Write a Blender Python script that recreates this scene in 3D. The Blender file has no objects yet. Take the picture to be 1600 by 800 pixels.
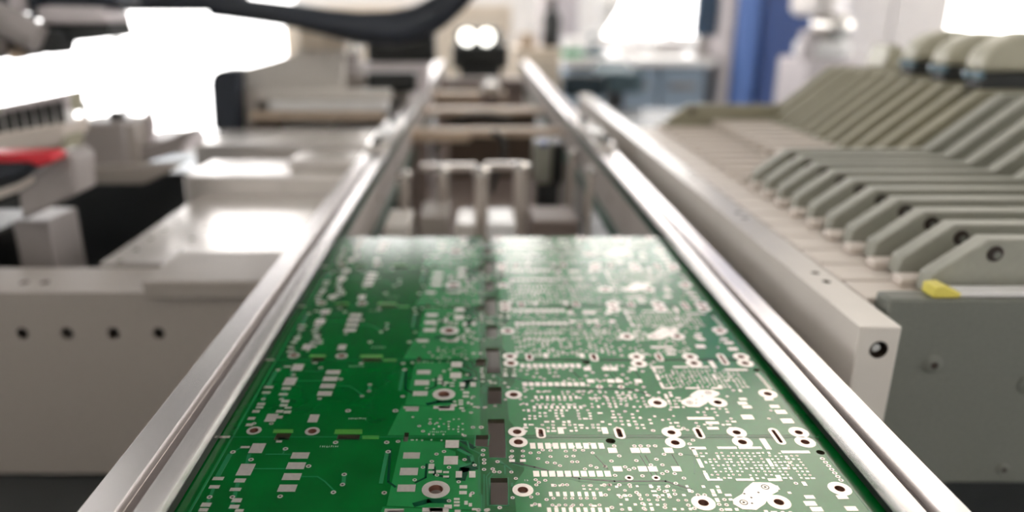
import bpy, bmesh, math, random
from mathutils import Vector
R = random.Random(7)
sc = bpy.context.scene
COL = sc.collection

# ------------------------------------------------------------------ camera
F = 1155.0; TP = 1/3.0
P = math.atan(TP); CP = math.cos(P); SP = math.sin(P)
HC = 0.1335                       # camera height above the board's top face (z = 0)
cam = bpy.data.cameras.new('camera'); co = bpy.data.objects.new('camera', cam); COL.objects.link(co)
co.location = (0, 0, HC); co.rotation_euler = (math.pi/2 - P, 0, 0)
cam.sensor_width = 36; cam.lens = 36*F/1600; cam.shift_x = 55/1600.0
cam.clip_start = 0.01; cam.clip_end = 60
cam.dof.use_dof = True; cam.dof.focus_distance = 0.224; cam.dof.aperture_fstop = cam.lens/4.8
sc.camera = co
# ------------------------------------------------------------------ light
w = bpy.data.worlds.new('World'); sc.world = w; w.use_nodes = True
bg = w.node_tree.nodes['Background']; bg.inputs[0].default_value = (1.0, 0.975, 0.96, 1); bg.inputs[1].default_value = 6.3
sc.view_settings.view_transform = 'Standard'; sc.view_settings.look = 'None'
sc.view_settings.gamma = 1; sc.view_settings.use_curve_mapping = False
sc.view_settings.exposure = 0.13
LAMP = 3.4                        # radiance of the ceiling light panels

# ------------------------------------------------------------------ where a point of the photo lies in the place
def gp(px, py, z=0.0):            # on the horizontal plane z
    H = HC - z; zc = F*H/(CP*(py-15.0)); return ((px-745)*zc/F, (zc-H*SP)/CP)
def fz(py, Y):                    # height of image row py on the plane at depth Y
    k = (py-15.0)*CP/F; return HC - k*Y*CP/(1-k*SP)
def fx(px, py, Y):                # X of image column px there
    z = fz(py, Y); zc = Y*CP + (HC-z)*SP; return (px-745)*zc/F

# ------------------------------------------------------------------ materials
def mat(name, col, rough=0.5, metal=0.0, spec=0.5, var=0.06, scale=40, bump=0.0, emit=None, es=0, coat=0, stretch=None):
    m = bpy.data.materials.new(name); m.use_nodes = True; nt = m.node_tree; b = nt.nodes['Principled BSDF']
    b.inputs['Roughness'].default_value = rough; b.inputs['Metallic'].default_value = metal
    b.inputs['Specular IOR Level'].default_value = spec; b.inputs['Coat Weight'].default_value = coat
    b.inputs['Coat Roughness'].default_value = 0.05
    tc = nt.nodes.new('ShaderNodeTexCoord'); mp = nt.nodes.new('ShaderNodeMapping'); nz = nt.nodes.new('ShaderNodeTexNoise')
    nt.links.new(tc.outputs['Object'], mp.inputs[0]); nt.links.new(mp.outputs[0], nz.inputs['Vector'])
    if stretch: mp.inputs['Scale'].default_value = stretch
    nz.inputs['Scale'].default_value = scale; nz.inputs['Detail'].default_value = 3
    cr = nt.nodes.new('ShaderNodeValToRGB'); nt.links.new(nz.outputs['Fac'], cr.inputs[0])
    cr.color_ramp.elements[0].position = 0.3; cr.color_ramp.elements[1].position = 0.7
    cr.color_ramp.elements[0].color = tuple(max(0, c*(1-var)) for c in col) + (1,)
    cr.color_ramp.elements[1].color = tuple(min(1, c*(1+var)) for c in col) + (1,)
    nt.links.new(cr.outputs[0], b.inputs['Base Color'])
    if bump:
        bp = nt.nodes.new('ShaderNodeBump'); bp.inputs['Strength'].default_value = bump; bp.inputs['Distance'].default_value = 0.0005
        nt.links.new(nz.outputs['Fac'], bp.inputs['Height']); nt.links.new(bp.outputs[0], b.inputs['Normal'])
    if emit: b.inputs['Emission Color'].default_value = emit + (1,); b.inputs['Emission Strength'].default_value = es
    return m
def srgb(r, g, b):
    f = lambda c: (c/255/12.92) if c <= 10 else ((c/255+0.055)/1.055)**2.4
    return (f(r), f(g), f(b))
M = dict(
    substrate=mat('dark_solder_mask', (0.0, 0.095, 0.014), 0.13, var=0.15, scale=60, spec=0.5),
    pour=mat('solder_mask_over_copper', (0.012, 0.185, 0.046), 0.16, var=0.08, scale=80, spec=0.5),
    trace=mat('solder_mask_over_trace', (0.014, 0.17, 0.062), 0.2, var=0.05, spec=0.5),
    clear=mat('bare_mask_gap', (0.0, 0.045, 0.018), 0.15, var=0.05, spec=0.4),
    web=mat('bare_laminate_glow_tint', (0.03, 0.20, 0.004), 0.3, var=0.1, scale=300),
    core=mat('laminate_edge', (0.035, 0.03, 0.012), 0.6),
    tin=mat('tinned_pad', (0.70, 0.64, 0.60), 0.28, 0.8, var=0.06, scale=900),
    copper=mat('copper_barrel', (0.30, 0.13, 0.09), 0.35, 0.9),
    silk=mat('white_silkscreen', (0.75, 0.8, 0.75), 0.5),
    hole=mat('via_bore', (0.03, 0.02, 0.015), 0.5),
    alu=mat('brushed_aluminium', (0.90, 0.86, 0.85), 0.26, 0.8, var=0.05, scale=30, stretch=(60, 1, 60)),
    alu_wall=mat('anodised_aluminium', (0.58, 0.53, 0.50), 0.42, 0.3, var=0.06, scale=20),
    groove=mat('groove_aluminium', (0.17, 0.145, 0.14), 0.5, 0.3),
    belt=mat('green_belt', (0.01, 0.07, 0.045), 0.5),
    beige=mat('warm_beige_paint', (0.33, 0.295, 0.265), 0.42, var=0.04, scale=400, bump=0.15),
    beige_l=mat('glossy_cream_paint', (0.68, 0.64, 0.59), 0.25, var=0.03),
    plate=mat('satin_metal_plate', (0.72, 0.68, 0.65), 0.27, 0.55, var=0.03),
    tan=mat('tan_paint', (0.60, 0.47, 0.35), 0.5),
    brown=mat('brown_cast_metal', (0.10, 0.07, 0.05), 0.5),
    greybrown=mat('grey_brown_tray', (0.22, 0.17, 0.15), 0.5),
    feeder=mat('grey_green_feeder_paint', (0.33, 0.33, 0.28), 0.45, var=0.04, scale=300),
    olive=mat('olive_feeder_paint', (0.33, 0.31, 0.225), 0.5, var=0.05),
    tape=mat('cream_tape_guide', (0.66, 0.59, 0.53), 0.45, var=0.05),
    panel=mat('grey_green_panel_paint', (0.165, 0.172, 0.15), 0.5, var=0.05, scale=500, bump=0.1),
    dark=mat('dark_charcoal_paint', (0.022, 0.025, 0.026), 0.5),
    bed=mat('dark_bed_paint', (0.036, 0.040, 0.042), 0.4, var=0.1),
    navy=mat('navy_black_rubber', (0.015, 0.02, 0.03), 0.45),
    cap=mat('slate_cap_plastic', (0.028, 0.035, 0.05), 0.5),
    black=mat('black_plastic', (0.006, 0.008, 0.007), 0.4),
    red=mat('red_plastic', (0.60, 0.015, 0.03), 0.35),
    grey=mat('light_grey_paint', (0.32, 0.29, 0.28), 0.45),
    lav=mat('pale_lavender_grey_paint', (0.62, 0.57, 0.58), 0.4),
    white=mat('white_plastic', (0.86, 0.85, 0.84), 0.35),
    steel=mat('polished_steel', (0.75, 0.72, 0.68), 0.2, 0.9),
    pin=mat('ground_steel_pin', (0.62, 0.56, 0.51), 0.35, 0.5),
    blue=mat('blue_paint', (0.045, 0.085, 0.25), 0.4, var=0.06, scale=3),
    blue_lit=mat('blue_paint_lit', (0.12, 0.22, 0.55), 0.4, var=0.06, scale=3),
    bluelight=mat('blue_lens', (0.16, 0.26, 0.33), 0.1, 0.0, coat=1),
    teal=mat('slate_teal_fabric', (0.11, 0.17, 0.20), 0.6),
    dteal=mat('dark_teal_plastic', (0.01, 0.025, 0.035), 0.5),
    cabgrey=mat('blue_grey_cabinet_paint', (0.33, 0.42, 0.52), 0.5, var=0.05, scale=4),
    screen=mat('dark_blue_screen', (0.03, 0.07, 0.13), 0.3),
    cream=mat('cream_cabinet_paint', (0.72, 0.62, 0.50), 0.5, var=0.04, scale=3),
    wall=mat('white_wall_paint', (0.80, 0.79, 0.77), 0.7, var=0.02, scale=4),
    ceil=mat('white_ceiling_paint', (0.55, 0.54, 0.53), 0.8, var=0.02, scale=4),
    floor=mat('grey_floor_vinyl', (0.30, 0.33, 0.36), 0.35, var=0.1, scale=6),
    yellow=mat('yellow_tape', (0.75, 0.65, 0.12), 0.5),
    pinkw=mat('pale_pink_white_paint', (0.80, 0.75, 0.72), 0.45),
    reel=mat('translucent_cream_reel', (0.48, 0.46, 0.36), 0.35, var=0.04),
    green=mat('green_plastic', (0.02, 0.25, 0.10), 0.4),
    lamp=mat('lamp_diffuser', (0.9, 0.9, 0.9), 0.5, emit=(1.0, 0.91, 0.76), es=LAMP),
    spot=mat('lamp_lens', (0.9, 0.9, 0.9), 0.5, emit=(1.0, 0.98, 0.9), es=4.0),
)
g = bpy.data.materials.new('window_glass'); g.use_nodes = True; nt = g.node_tree; nt.nodes.clear()
o_ = nt.nodes.new('ShaderNodeOutputMaterial'); mx = nt.nodes.new('ShaderNodeMixShader'); tr = nt.nodes.new('ShaderNodeBsdfTransparent')
gl = nt.nodes.new('ShaderNodeBsdfGlossy'); gl.inputs['Roughness'].default_value = 0.02; mx.inputs[0].default_value = 0.06
nt.links.new(tr.outputs[0], mx.inputs[1]); nt.links.new(gl.outputs[0], mx.inputs[2]); nt.links.new(mx.outputs[0], o_.inputs[0])
M['glass'] = g

# ------------------------------------------------------------------ mesh helpers
class MB:
    def __init__(s): s.v = []; s.f = []; s.m = []
    def add(s, vs, fs, mi=0):
        n = len(s.v); s.v += vs
        for f in fs: s.f.append([i+n for i in f]); s.m.append(mi)
        return s
    def box(s, x0, x1, y0, y1, z0, z1, mi=0):
        vs = [(x, y, z) for z in (z0, z1) for (x, y) in ((x0, y0), (x1, y0), (x1, y1), (x0, y1))]
        return s.add(vs, [(3,2,1,0), (4,5,6,7), (0,1,5,4), (1,2,6,5), (2,3,7,6), (3,0,4,7)], mi)
    def prism(s, poly, axis, a0, a1, mi=0):     # poly in the two other axes, extruded along axis
        def pt(p, a): return {'x': (a, p[0], p[1]), 'y': (p[0], a, p[1]), 'z': (p[0], p[1], a)}[axis]
        n = len(poly); vs = [pt(p, a0) for p in poly] + [pt(p, a1) for p in poly]
        return s.add(vs, [list(range(n))[::-1], list(range(n, 2*n))] + [(i, (i+1) % n, n+(i+1) % n, n+i) for i in range(n)], mi)
    def cyl(s, c, axis, prof, n=24, mi=0):      # lathe: prof = [(offset along axis, radius), ...]
        vs = []; fs = []
        for (a, r) in prof:
            for k in range(n):
                t = 2*math.pi*k/n; u, v = r*math.cos(t), r*math.sin(t)
                d = {'x': (a, u, v), 'y': (u, a, v), 'z': (u, v, a)}[axis]
                vs.append((c[0]+d[0], c[1]+d[1], c[2]+d[2]))
        for i in range(len(prof)-1):
            for k in range(n): fs.append((i*n+k, i*n+(k+1) % n, (i+1)*n+(k+1) % n, (i+1)*n+k))
        fs.append(list(range(n))[::-1]); fs.append(list(range((len(prof)-1)*n, len(prof)*n)))
        return s.add(vs, fs, mi)
    def tube(s, pts, rad, n=14, mi=0):
        pts = [Vector(p) for p in pts]; vs = []; fs = []
        for i, p in enumerate(pts):
            d = (pts[min(i+1, len(pts)-1)] - pts[max(i-1, 0)]).normalized()
            a = d.orthogonal().normalized() if i == 0 else (a - d*a.dot(d)).normalized()
            b = d.cross(a); r = rad[i] if isinstance(rad, (list, tuple)) else rad
            for k in range(n):
                t = 2*math.pi*k/n; q = p + a*(r*math.cos(t)) + b*(r*math.sin(t)); vs.append(tuple(q))
        for i in range(len(pts)-1):
            for k in range(n): fs.append((i*n+k, i*n+(k+1) % n, (i+1)*n+(k+1) % n, (i+1)*n+k))
        fs.append(list(range(n))[::-1]); fs.append(list(range((len(pts)-1)*n, len(pts)*n)))
        return s.add(vs, fs, mi)
    def annulus(s, c, r0, r1, z0, z1, n=28, mi=0, sx=0.0, ang=0.0):   # ring plate, optionally stretched into a slot of half length sx
        ca, sa = math.cos(ang), math.sin(ang); vs = []
        for (r, z) in ((r0, z1), (r1, z1), (r1, z0), (r0, z0)):
            for k in range(n):
                t = 2*math.pi*(k+0.5)/n; u, v = r*math.cos(t), r*math.sin(t)
                u += sx*(1 if u > 0 else -1)
                vs.append((c[0]+u*ca-v*sa, c[1]+u*sa+v*ca, z))
        fs = [(j*n+k, j*n+(k+1) % n, ((j+1) % 4)*n+(k+1) % n, ((j+1) % 4)*n+k) for j in range(4) for k in range(n)]
        return s.add(vs, fs, mi)
def rootloc(p):
    l = Vector((0, 0, 0))
    while p is not None: l += p.location; p = p.parent
    return l
def build(mb, name, mats, parent=None, bevel=0.0, smooth=True, loc=None, seg=2):
    me = bpy.data.meshes.new(name); off = rootloc(parent)
    if parent is None and mb.v:
        if loc is None:
            xs, ys, zs = zip(*mb.v); loc = ((min(xs)+max(xs))/2, (min(ys)+max(ys))/2, min(zs))
        off = Vector(loc)
    me.from_pydata([(a-off[0], b-off[1], c-off[2]) for a, b, c in mb.v], [], mb.f)
    if not isinstance(mats, (list, tuple)): mats = [mats]
    for m in mats: me.materials.append(M[m])
    for i, p in enumerate(me.polygons): p.material_index = mb.m[i]
    b = bmesh.new(); b.from_mesh(me); bmesh.ops.recalc_face_normals(b, faces=b.faces); b.to_mesh(me); b.free()
    if smooth:
        for p in me.polygons: p.use_smooth = True
        me.set_sharp_from_angle(angle=math.radians(38))
    o = bpy.data.objects.new(name, me); COL.objects.link(o)
    if parent is None: o.location = off
    else: o.parent = parent
    if bevel:
        md = o.modifiers.new('bevel', 'BEVEL'); md.width = bevel; md.segments = seg; md.limit_method = 'ANGLE'; md.angle_limit = math.radians(40)
    return o
def tag(o, label=None, cat=None, group=None, kind=None):
    if label: o['label'] = label
    if cat: o['category'] = cat
    if group: o['group'] = group
    if kind: o['kind'] = kind
    return o
def thing(name, loc, label, cat, group=None):
    o = bpy.data.objects.new(name, None); o.empty_display_size = 0.02; COL.objects.link(o); o.location = loc
    return tag(o, label, cat, group)
def struct(name, mb, m): return tag(build(mb, name, m), kind='structure')
def copy_tree(o, parent=None):
    c = o.copy(); COL.objects.link(c); c.parent = parent
    for ch in [q for q in bpy.data.objects if q.parent == o]: copy_tree(ch, c)
    return c
def cut(o, cutter_mb):            # boolean away a set of separate prisms
    c = build(cutter_mb, 'cutter', ['hole'], smooth=False, loc=(0, 0, 0)); c.location = (0, 0, 0)
    md = o.modifiers.new('cut', 'BOOLEAN'); md.operation = 'DIFFERENCE'; md.solver = 'EXACT'; md.object = c
    bpy.context.view_layer.update()
    dg = bpy.context.evaluated_depsgraph_get(); me = bpy.data.meshes.new_from_object(o.evaluated_get(dg))
    o.modifiers.clear(); old = o.data; o.data = me; bpy.data.meshes.remove(old)
    bpy.data.objects.remove(c)
    return o
def fbox(px0, px1, py0, py1, Y, d):   # extents of a box whose front face at depth Y covers these pixels
    z1, z0 = fz(py0, Y), fz(py1, Y); pm = (py0+py1)/2
    return (fx(px0, pm, Y), fx(px1, pm, Y), Y, Y+d, z0, z1)

# ================================================================== THE ROOM
FZ = -0.9; CZ = 1.9; YB = 5.5; XL = -4.2; XR = 5.0; YF = -2.5
struct('floor', MB().box(XL, XR, YF, YB, FZ-0.05, FZ), 'floor')
struct('ceiling', MB().box(XL-.1, XR+.1, YF-.1, YB+.1, CZ, CZ+0.05), 'ceil')
def wall_with_openings(name, horiz, a0, a1, c0, c1, openings, m='wall'):
    # cells of a wall around rectangular openings (a, z); horiz: wall runs along x at y=c0..c1, else along y at x=c0..c1
    As = sorted({a0, a1} | {v for o in openings for v in o[:2]}); Zs = sorted({FZ, CZ} | {v for o in openings for v in o[2:]})
    mb = MB()
    for i in range(len(As)-1):
        for j in range(len(Zs)-1):
            ca, cz = (As[i]+As[i+1])/2, (Zs[j]+Zs[j+1])/2
            if any(o[0] < ca < o[1] and o[2] < cz < o[3] for o in openings): continue
            if horiz: mb.box(As[i], As[i+1], c0, c1, Zs[j], Zs[j+1])
            else: mb.box(c0, c1, As[i], As[i+1], Zs[j], Zs[j+1])
    return struct(name, mb, m)
def window(n, horiz, a0, a1, z0, z1, c0, c1, nm=2, m='white'):
    fr = MB(); t = 0.05; cm = (c0+c1)/2
    def bx(p0, p1, q0, q1, mb, d=0.025):
        if horiz: mb.box(p0, p1, cm-d, cm+d, q0, q1)
        else: mb.box(cm-d, cm+d, p0, p1, q0, q1)
    bx(a0, a1, z0, z0+t, fr); bx(a0, a1, z1-t, z1, fr); bx(a0, a0+t, z0+t, z1-t, fr); bx(a1-t, a1, z0+t, z1-t, fr)
    for k in range(1, nm):
        c = a0+(a1-a0)*k/nm; bx(c-t/2, c+t/2, z0+t, z1-t, fr)
    o = struct('window_%d' % n, fr, m)
    pn = MB(); bx(a0+t, a1-t, z0+t, z1-t, pn, 0.004); build(pn, 'glass_pane', 'glass', o)
wl = (-3.95, -1.25, -0.80, 1.84); wc = (0.85, 1.95, -0.10, 1.05); wr = (3.15, 4.75, -0.35, 1.05); wt = (-1.0, 0.55, 0.45, 1.84); wu = (0.75, 3.0, 1.22, 1.84)  # wt and wu are unseen, added for bright reflections on board and rails
wall_with_openings('wall_back', True, XL, XR, YB, YB+0.12, [wl, wc, wr, wt, wu])
window(1, True, *wl, YB, YB+0.12, 2); window(2, True, *wc, YB, YB+0.12, 2); window(3, True, *wr, YB, YB+0.12, 1); window(6, True, *wt, YB, YB+0.12, 3); window(7, True, *wu, YB, YB+0.12, 4)  # windows 6 and 7 are unseen, added for bright reflections
w4 = (0.8, 5.0, -0.3, 1.6)
wall_with_openings('wall_left', False, YF, YB, XL-0.12, XL, [w4]); window(4, False, *w4, XL-0.12, XL, 4)
w5 = (-1.5, 3.0, 0.1, 1.6)
wall_with_openings('wall_right', False, YF, YB, XR, XR+0.12, [w5]); window(5, False, *w5, XR, XR+0.12, 4)
wall_with_openings('wall_front', True, XL, XR, YF-0.12, YF, [])
for (x, y, lx, ly) in ((1.12, 2.75, 1.7, 1.1), (1.95, 3.70, 1.4, 0.7), (2.9, 1.0, 0.6, 1.5), (-2.4, 0.6, 0.6, 1.5), (0.3, -1.0, 1.5, 0.6)):
    t = thing('ceiling_light', (x, y, CZ), 'flat rectangular ceiling light panel above the production line', 'ceiling light', 'ceiling light panels')
    fr = MB(); a, b = lx/2, ly/2
    fr.box(x-a, x+a, y-b, y-b+.03, CZ-.05, CZ); fr.box(x-a, x+a, y+b-.03, y+b, CZ-.05, CZ)
    fr.box(x-a, x-a+.03, y-b+.03, y+b-.03, CZ-.05, CZ); fr.box(x+a-.03, x+a, y-b+.03, y+b-.03, CZ-.05, CZ)
    build(fr, 'frame', 'white', t); build(MB().box(x-a+.03, x+a-.03, y-b+.03, y+b-.03, CZ-.035, CZ-.01), 'diffuser', 'lamp', t)

# ================================================================== MACHINE BED
ZB = -0.159
t = thing('machine_bed', (0.0, 0.8, FZ), 'dark charcoal machine bed under the conveyor and the beams', 'machine')
build(MB().box(-0.80, 0.95, 0.10, 1.00, -0.60, ZB-.002), 'bed_plate', 'bed', t, 0.004)
build(MB().box(-0.36, 0.95, 1.00, 2.35, -0.60, ZB-.002), 'bed_plate', 'bed', t, 0.004)
build(MB().box(-0.70, 0.85, 0.15, 2.30, FZ, -0.60), 'plinth', 'dark', t)

# ================================================================== CONVEYOR RAILS
XLO, XLI, XRI, XRO = -0.1079, -0.0847, 0.1145, 0.1335
ZT = 0.006
def rail(side, label):
    if side < 0: xo, xi, g0, g1 = XLO, XLI, -0.0968, -0.0925
    else: xo, xi, g0, g1 = XRO, XRI, 0.1240, 0.1208
    s = -side          # direction from the outer edge to the inner one
    t = thing('conveyor_rail', ((xo+xi)/2, 1.0, ZB), label, 'conveyor rail')
    def R2(a): return xi - s*a
    c = 0.0012
    poly = [(xo, -0.0018), (xo, ZT-c), (xo+s*c, ZT), (g0-s*.0005, ZT), (g0, ZT-.001), (g0, ZT-.003), (g1, ZT-.003), (g1, ZT-.001), (g1+s*.0005, ZT),
            (xi-s*.0025, ZT), (xi-s*.0008, ZT-.0006), (xi, ZT-.0022), (xi, 0.0006), (R2(.0065), 0.0006), (R2(.0065), -0.0018)]
    build(MB().prism(poly, 'y', -0.12, 2.0), 'rail_cap', 'alu', t)
    lo, hi = sorted((g0, g1)); build(MB().box(lo+.0002, hi-.0002, -0.12, 2.0, ZT-.0031, ZT-.0028), 'groove_insert', 'groove', t)
    a, b = sorted((xo+s*.002, R2(.004) if side > 0 else R2(.002)))
    build(MB().box(a, b, -0.12, 2.0, -0.048, -0.0018), 'rail_wall', 'alu_wall', t)
    a, b = sorted((R2(.0035), R2(-.0006)))
    build(MB().box(a, b, -0.10, 1.98, -0.0045, -0.00175), 'belt', 'belt', t)
    a, b = sorted((R2(.004), R2(-.002)))
    build(MB().box(a, b, -0.10, 1.98, -0.049, -0.043), 'return_belt', 'belt', t)
    a, b = sorted((xo+s*.004, R2(.006)))
    for y in (0.02, 0.62, 1.25, 1.85):
        build(MB().box(a, b, y, y+.03, ZB, -0.048), 'support_leg', 'alu_wall', t, 0.001)
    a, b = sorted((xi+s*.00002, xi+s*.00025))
    build(MB().box(a, b, -0.12, 2.0, 0.0006, 0.0036 if side < 0 else 0.0026), 'lip_shade', 'black', t)  # black strip paints the shade on the lip's inner face
    # screws on the inner wall
    for y in (0.52, 0.64, 0.80, 1.0):
        build(MB().cyl((R2(.0045 if side > 0 else .0025), y, -0.026), 'x', [(0, .003), (s*.0015, .003), (s*.002, .0022)], 14), 'wall_screw', 'steel', t)
    return t
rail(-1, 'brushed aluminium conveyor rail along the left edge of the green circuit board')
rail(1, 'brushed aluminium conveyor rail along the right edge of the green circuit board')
def clip(side, label):
    xo, xi = (XLO, XLI) if side < 0 else (XRO, XRI); s = -side; xm = (xo+xi)/2
    t = thing('rail_clamp', (xm, 0.78, ZT), label, 'clamp')
    a, b = sorted((xo+s*.001, xi+s*.001))
    build(MB().box(a, b, 0.70, 0.80, ZT, ZT+.006), 'clamp_plate', 'steel', t, 0.0015)
    a2, b2 = sorted((xm-s*.002, xi+s*.003))
    build(MB().box(a2, b2, 0.72, 0.76, ZT+.006, ZT+.014), 'clamp_block', 'white', t, 0.002)
    build(MB().box(a, b, 0.82, 0.90, ZT, ZT+.005), 'clamp_plate', 'steel', t, 0.0015)
    for y in (0.71, 0.785, 0.86):
        build(MB().cyl((xm, y, ZT+.006 if y < .81 else ZT+.005), 'z', [(0, .005), (.004, .005), (.005, .004)], 16), 'clamp_screw', 'dark', t)
clip(-1, 'bright metal clamp screwed onto the left rail behind the circuit board')
clip(1, 'bright metal clamp screwed onto the right rail behind the circuit board')
# broad cream ledge beside the far part of the left rail
t = thing('rail_side_ledge', (-0.13, 1.5, ZB), 'cream ledge running beside the far end of the left rail', 'ledge')
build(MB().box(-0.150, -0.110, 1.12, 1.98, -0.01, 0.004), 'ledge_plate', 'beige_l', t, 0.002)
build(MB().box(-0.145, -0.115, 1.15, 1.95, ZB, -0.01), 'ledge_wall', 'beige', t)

# ================================================================== CIRCUIT BOARD
BX0, BX1 = -0.0875, 0.1170; YTOP = 0.438; TILE = 0.0565; YN = 0.1555; TH = 0.0016
board = thing('circuit_board', (0.0147, 0.30, -TH), 'large green bare circuit board panel lying between the two conveyor rails', 'circuit board')
S1 = 0.212                        # far score line of the nearest unit in view
def up(px, py):                   # photo pixel on the board -> (x, offset towards the far side from that unit's far score line)
    x, y = gp(px, py); v = y - S1
    if v > 0: v = v - TILE        # read from the second unit
    return x, v
tiles = [S1+TILE*k for k in range(5)]
holes = MB(); cutters = []
def pxl(py): return gp(745, py)[1] - S1
# long relief cut-outs (x0,x1,y0,y1 as photo rows, relative to the score line)
def slot_rect(px0, px1, pya, pyb, pr):
    x0 = gp(px0, pr)[0]; x1 = gp(px1, pr)[0]; ya = gp(745, pyb)[1]-S1; yb = gp(745, pya)[1]-S1
    return x0, x1, ya, yb
Lm = slot_rect(763.5, 790, 655, 716, 690); Ln = slot_rect(742, 764, 680, 699, 690)
Bs = slot_rect(766, 794, 747, 790, 768)
s1 = slot_rect(430, 453, 677, 687, 683); s2 = slot_rect(527, 562, 679, 687, 683); s3 = slot_rect(631, 638, 676, 690, 683)
RINGS = []      # x, v, outer r, inner r, half slot, angle
def ring(px, py, wpx, hpx, sl=0.0, ang=math.pi/2):
    x, y = gp(px, py); zc = F*HC/(CP*(py-15)); v = y-S1
    RINGS.append((x, v, wpx*zc/F, hpx*zc/F, sl, ang))
for a in ((681,765,22,11.5), (817,766,16.5,8.5), (808,675,14,7), (810,691,14.5,7.5), (1049,676,15,6.5), (1055,692,15.5,7), (1151,676,15,6.5), (1160,691,15.5,7),
          (1248,676,15,6.5), (1258,691,15.5,7), (1099,786,18.5,8.5), (1217,785,18,8), (1312,764,17.5,8), (983,747,6.5,3.4), (1025,747,6.5,3.4),
          (397,673,11.5,7), (488,674,11.5,7)): ring(*a)
ring(845, 677, 7.5, 4.0, .0016); ring(968, 677, 8, 4.2, .0018); ring(1092, 677, 7, 3.4, .0020); ring(1214, 682, 7.5, 3.0, .0034)
def tile_cut(mb, S, z0, z1, grow=0.0):
    def rc(r):
        y0, y1 = S+r[2], S+r[3]
        if y1 > YTOP-.0005 and y0 < YTOP: y1 = YTOP+.002
        if y0 >= YTOP: return
        mb.box(r[0], r[1], y0, y1, z0, z1)
    # L-shaped cut-out as one prism
    y0, y1, n0, n1 = S+Lm[2], S+Lm[3], S+Ln[2], S+Ln[3]
    if S < YTOP-.001:
        mb.prism([(Lm[0], y0), (Lm[1], y0), (Lm[1], y1), (Lm[0], y1), (Lm[0], n1), (Ln[0], n1), (Ln[0], n0), (Lm[0], n0)], 'z', z0, z1)
    else:
        mb.box(Lm[0], Lm[1], y0, YTOP+.002, z0, z1)
    rc(Bs); rc(s1); rc(s2); rc(s3)
    for (x, v, r1, r0, sl, an) in RINGS:
        if S+v > YTOP-.002 or S+v < YN+.002: continue
        if sl:
            n = 20; ca, sa = math.cos(an), math.sin(an); pl = []
            for k in range(n):
                t_ = 2*math.pi*(k+.5)/n; u, q = r0*math.cos(t_), r0*math.sin(t_); u += sl*(1 if u > 0 else -1); pl.append((x+u*ca-q*sa, S+v+u*sa+q*ca))
            mb.prism(pl, 'z', z0, z1)
        else: mb.cyl((x, S+v, 0), 'z', [(z0, r0), (z1, r0)], 22)
    for (px, py, rr) in ((1282, 707, .0013), (954, 689, .0016)):
        x, y = gp(px, py); mb.cyl((x, y-S1+S, 0), 'z', [(z0, rr), (z1, rr)], 16)
cm = MB()
for S in tiles: tile_cut(cm, S, -0.01, 0.01)
# the score line of the unit below the frame also carries the far half of its slots: they belong to the nearest unit
def thin(poly_list, name, m, z, cutit=True, th=0.00003):
    mb = MB()
    for pl in poly_list: mb.prism(pl, 'z', z-th-(0.00002), z)
    return mb
sub = build(MB().box(BX0, BX1, YN, YTOP, -TH, 0), 'board_laminate', ['substrate', 'core'], board, smooth=False)
def cut_child(o, cmb):
    # the child's mesh is relative to the board's root
    off = rootloc(o.parent); c2 = MB(); c2.v = list(cmb.v); c2.f = cmb.f; c2.m = cmb.m
    p = o.parent; o.parent = None; o.location = off
    cut(o, c2); o.parent = p; o.location = (0, 0, 0)
cut_child(sub, cm)
for p in sub.data.polygons:
    if abs(p.normal.z) < 0.5: p.material_index = 1

# copper pours under the mask: the middle and right two thirds of every unit
def clampx(x): return min(max(x, BX0), BX1)
def vy(pts, S): return [(x, S+v) for x, v in pts]
PB = -0.0256
pour = MB(); z1 = 0.00004
for S in tiles:
    def add(pts):
        p_ = build(MB().prism([(x, min(S+v, YTOP-.0004)) for x, v in pts], 'z', 0.00000, z1), 'copper_pour', ['pour'], board, smooth=False); cut_child(p_, cm)
    def px(*pp): return [up(a, b) for a, b in pp]
    add([(PB-.004, -.0565+.001), (0.0012, -.0565+.001), (0.0012, -.038), (PB-.0010, -.036)])
    add([(PB, -.0355), (0.0012, -.0375), (.0012, -.0185), (-.0012, -.0172), (-.0035, -.0146), (-.0065, -.012), (-.0068, -.0085), (-.0105, -.0062), (-.0105, -.0030), (-.0160, -.0022), (PB+.001, -.0014)])
    # right: large islands separated by darker gaps
    add([(.0145, -.0012), (.1080, -.0012), (.1105, -.0022), (.1105, -.0552), (.0145, -.0552), (.0110, -.046), (.0110, -.026), (.0145, -.0185)])
    add([(BX0+.0066, -.0552), (BX0+.0066, -.0012), (BX0+.0074, -.0012), (BX0+.0074, -.0552)])

# score lines between the units and along the two breakaway edges
sl = MB()
for S in tiles[:-1]: sl.box(BX0+.0045, BX1-.0045, S-.00018, S+.00018, 0.00004, 0.00007)
for x in (-.0803, .1102): sl.box(x-.0002, x+.0002, YN, YTOP, 0.00004, 0.00007)
so = build(sl, 'score_line', ['trace'], board, smooth=False); cut_child(so, cm)

WEBS = [[gp(a, b) for a, b in q_] for q_ in (((522,678),(566,678),(566,671),(524,671)), ((566,686),(592,686),(592,681),(566,681)), ((426,676.5),(458,676.5),(458,671),(428,671)))]  # bare laminate at the seams, its translucent glow put into the colour
wm = None
for S in tiles[:-1]:
    for pl_ in WEBS:
        o_w = build(MB().prism([(x, y-S1+S) for x, y in pl_], 'z', 0.0, 0.00004), 'bare_laminate_glow', ['web'], board, smooth=False)
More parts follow.
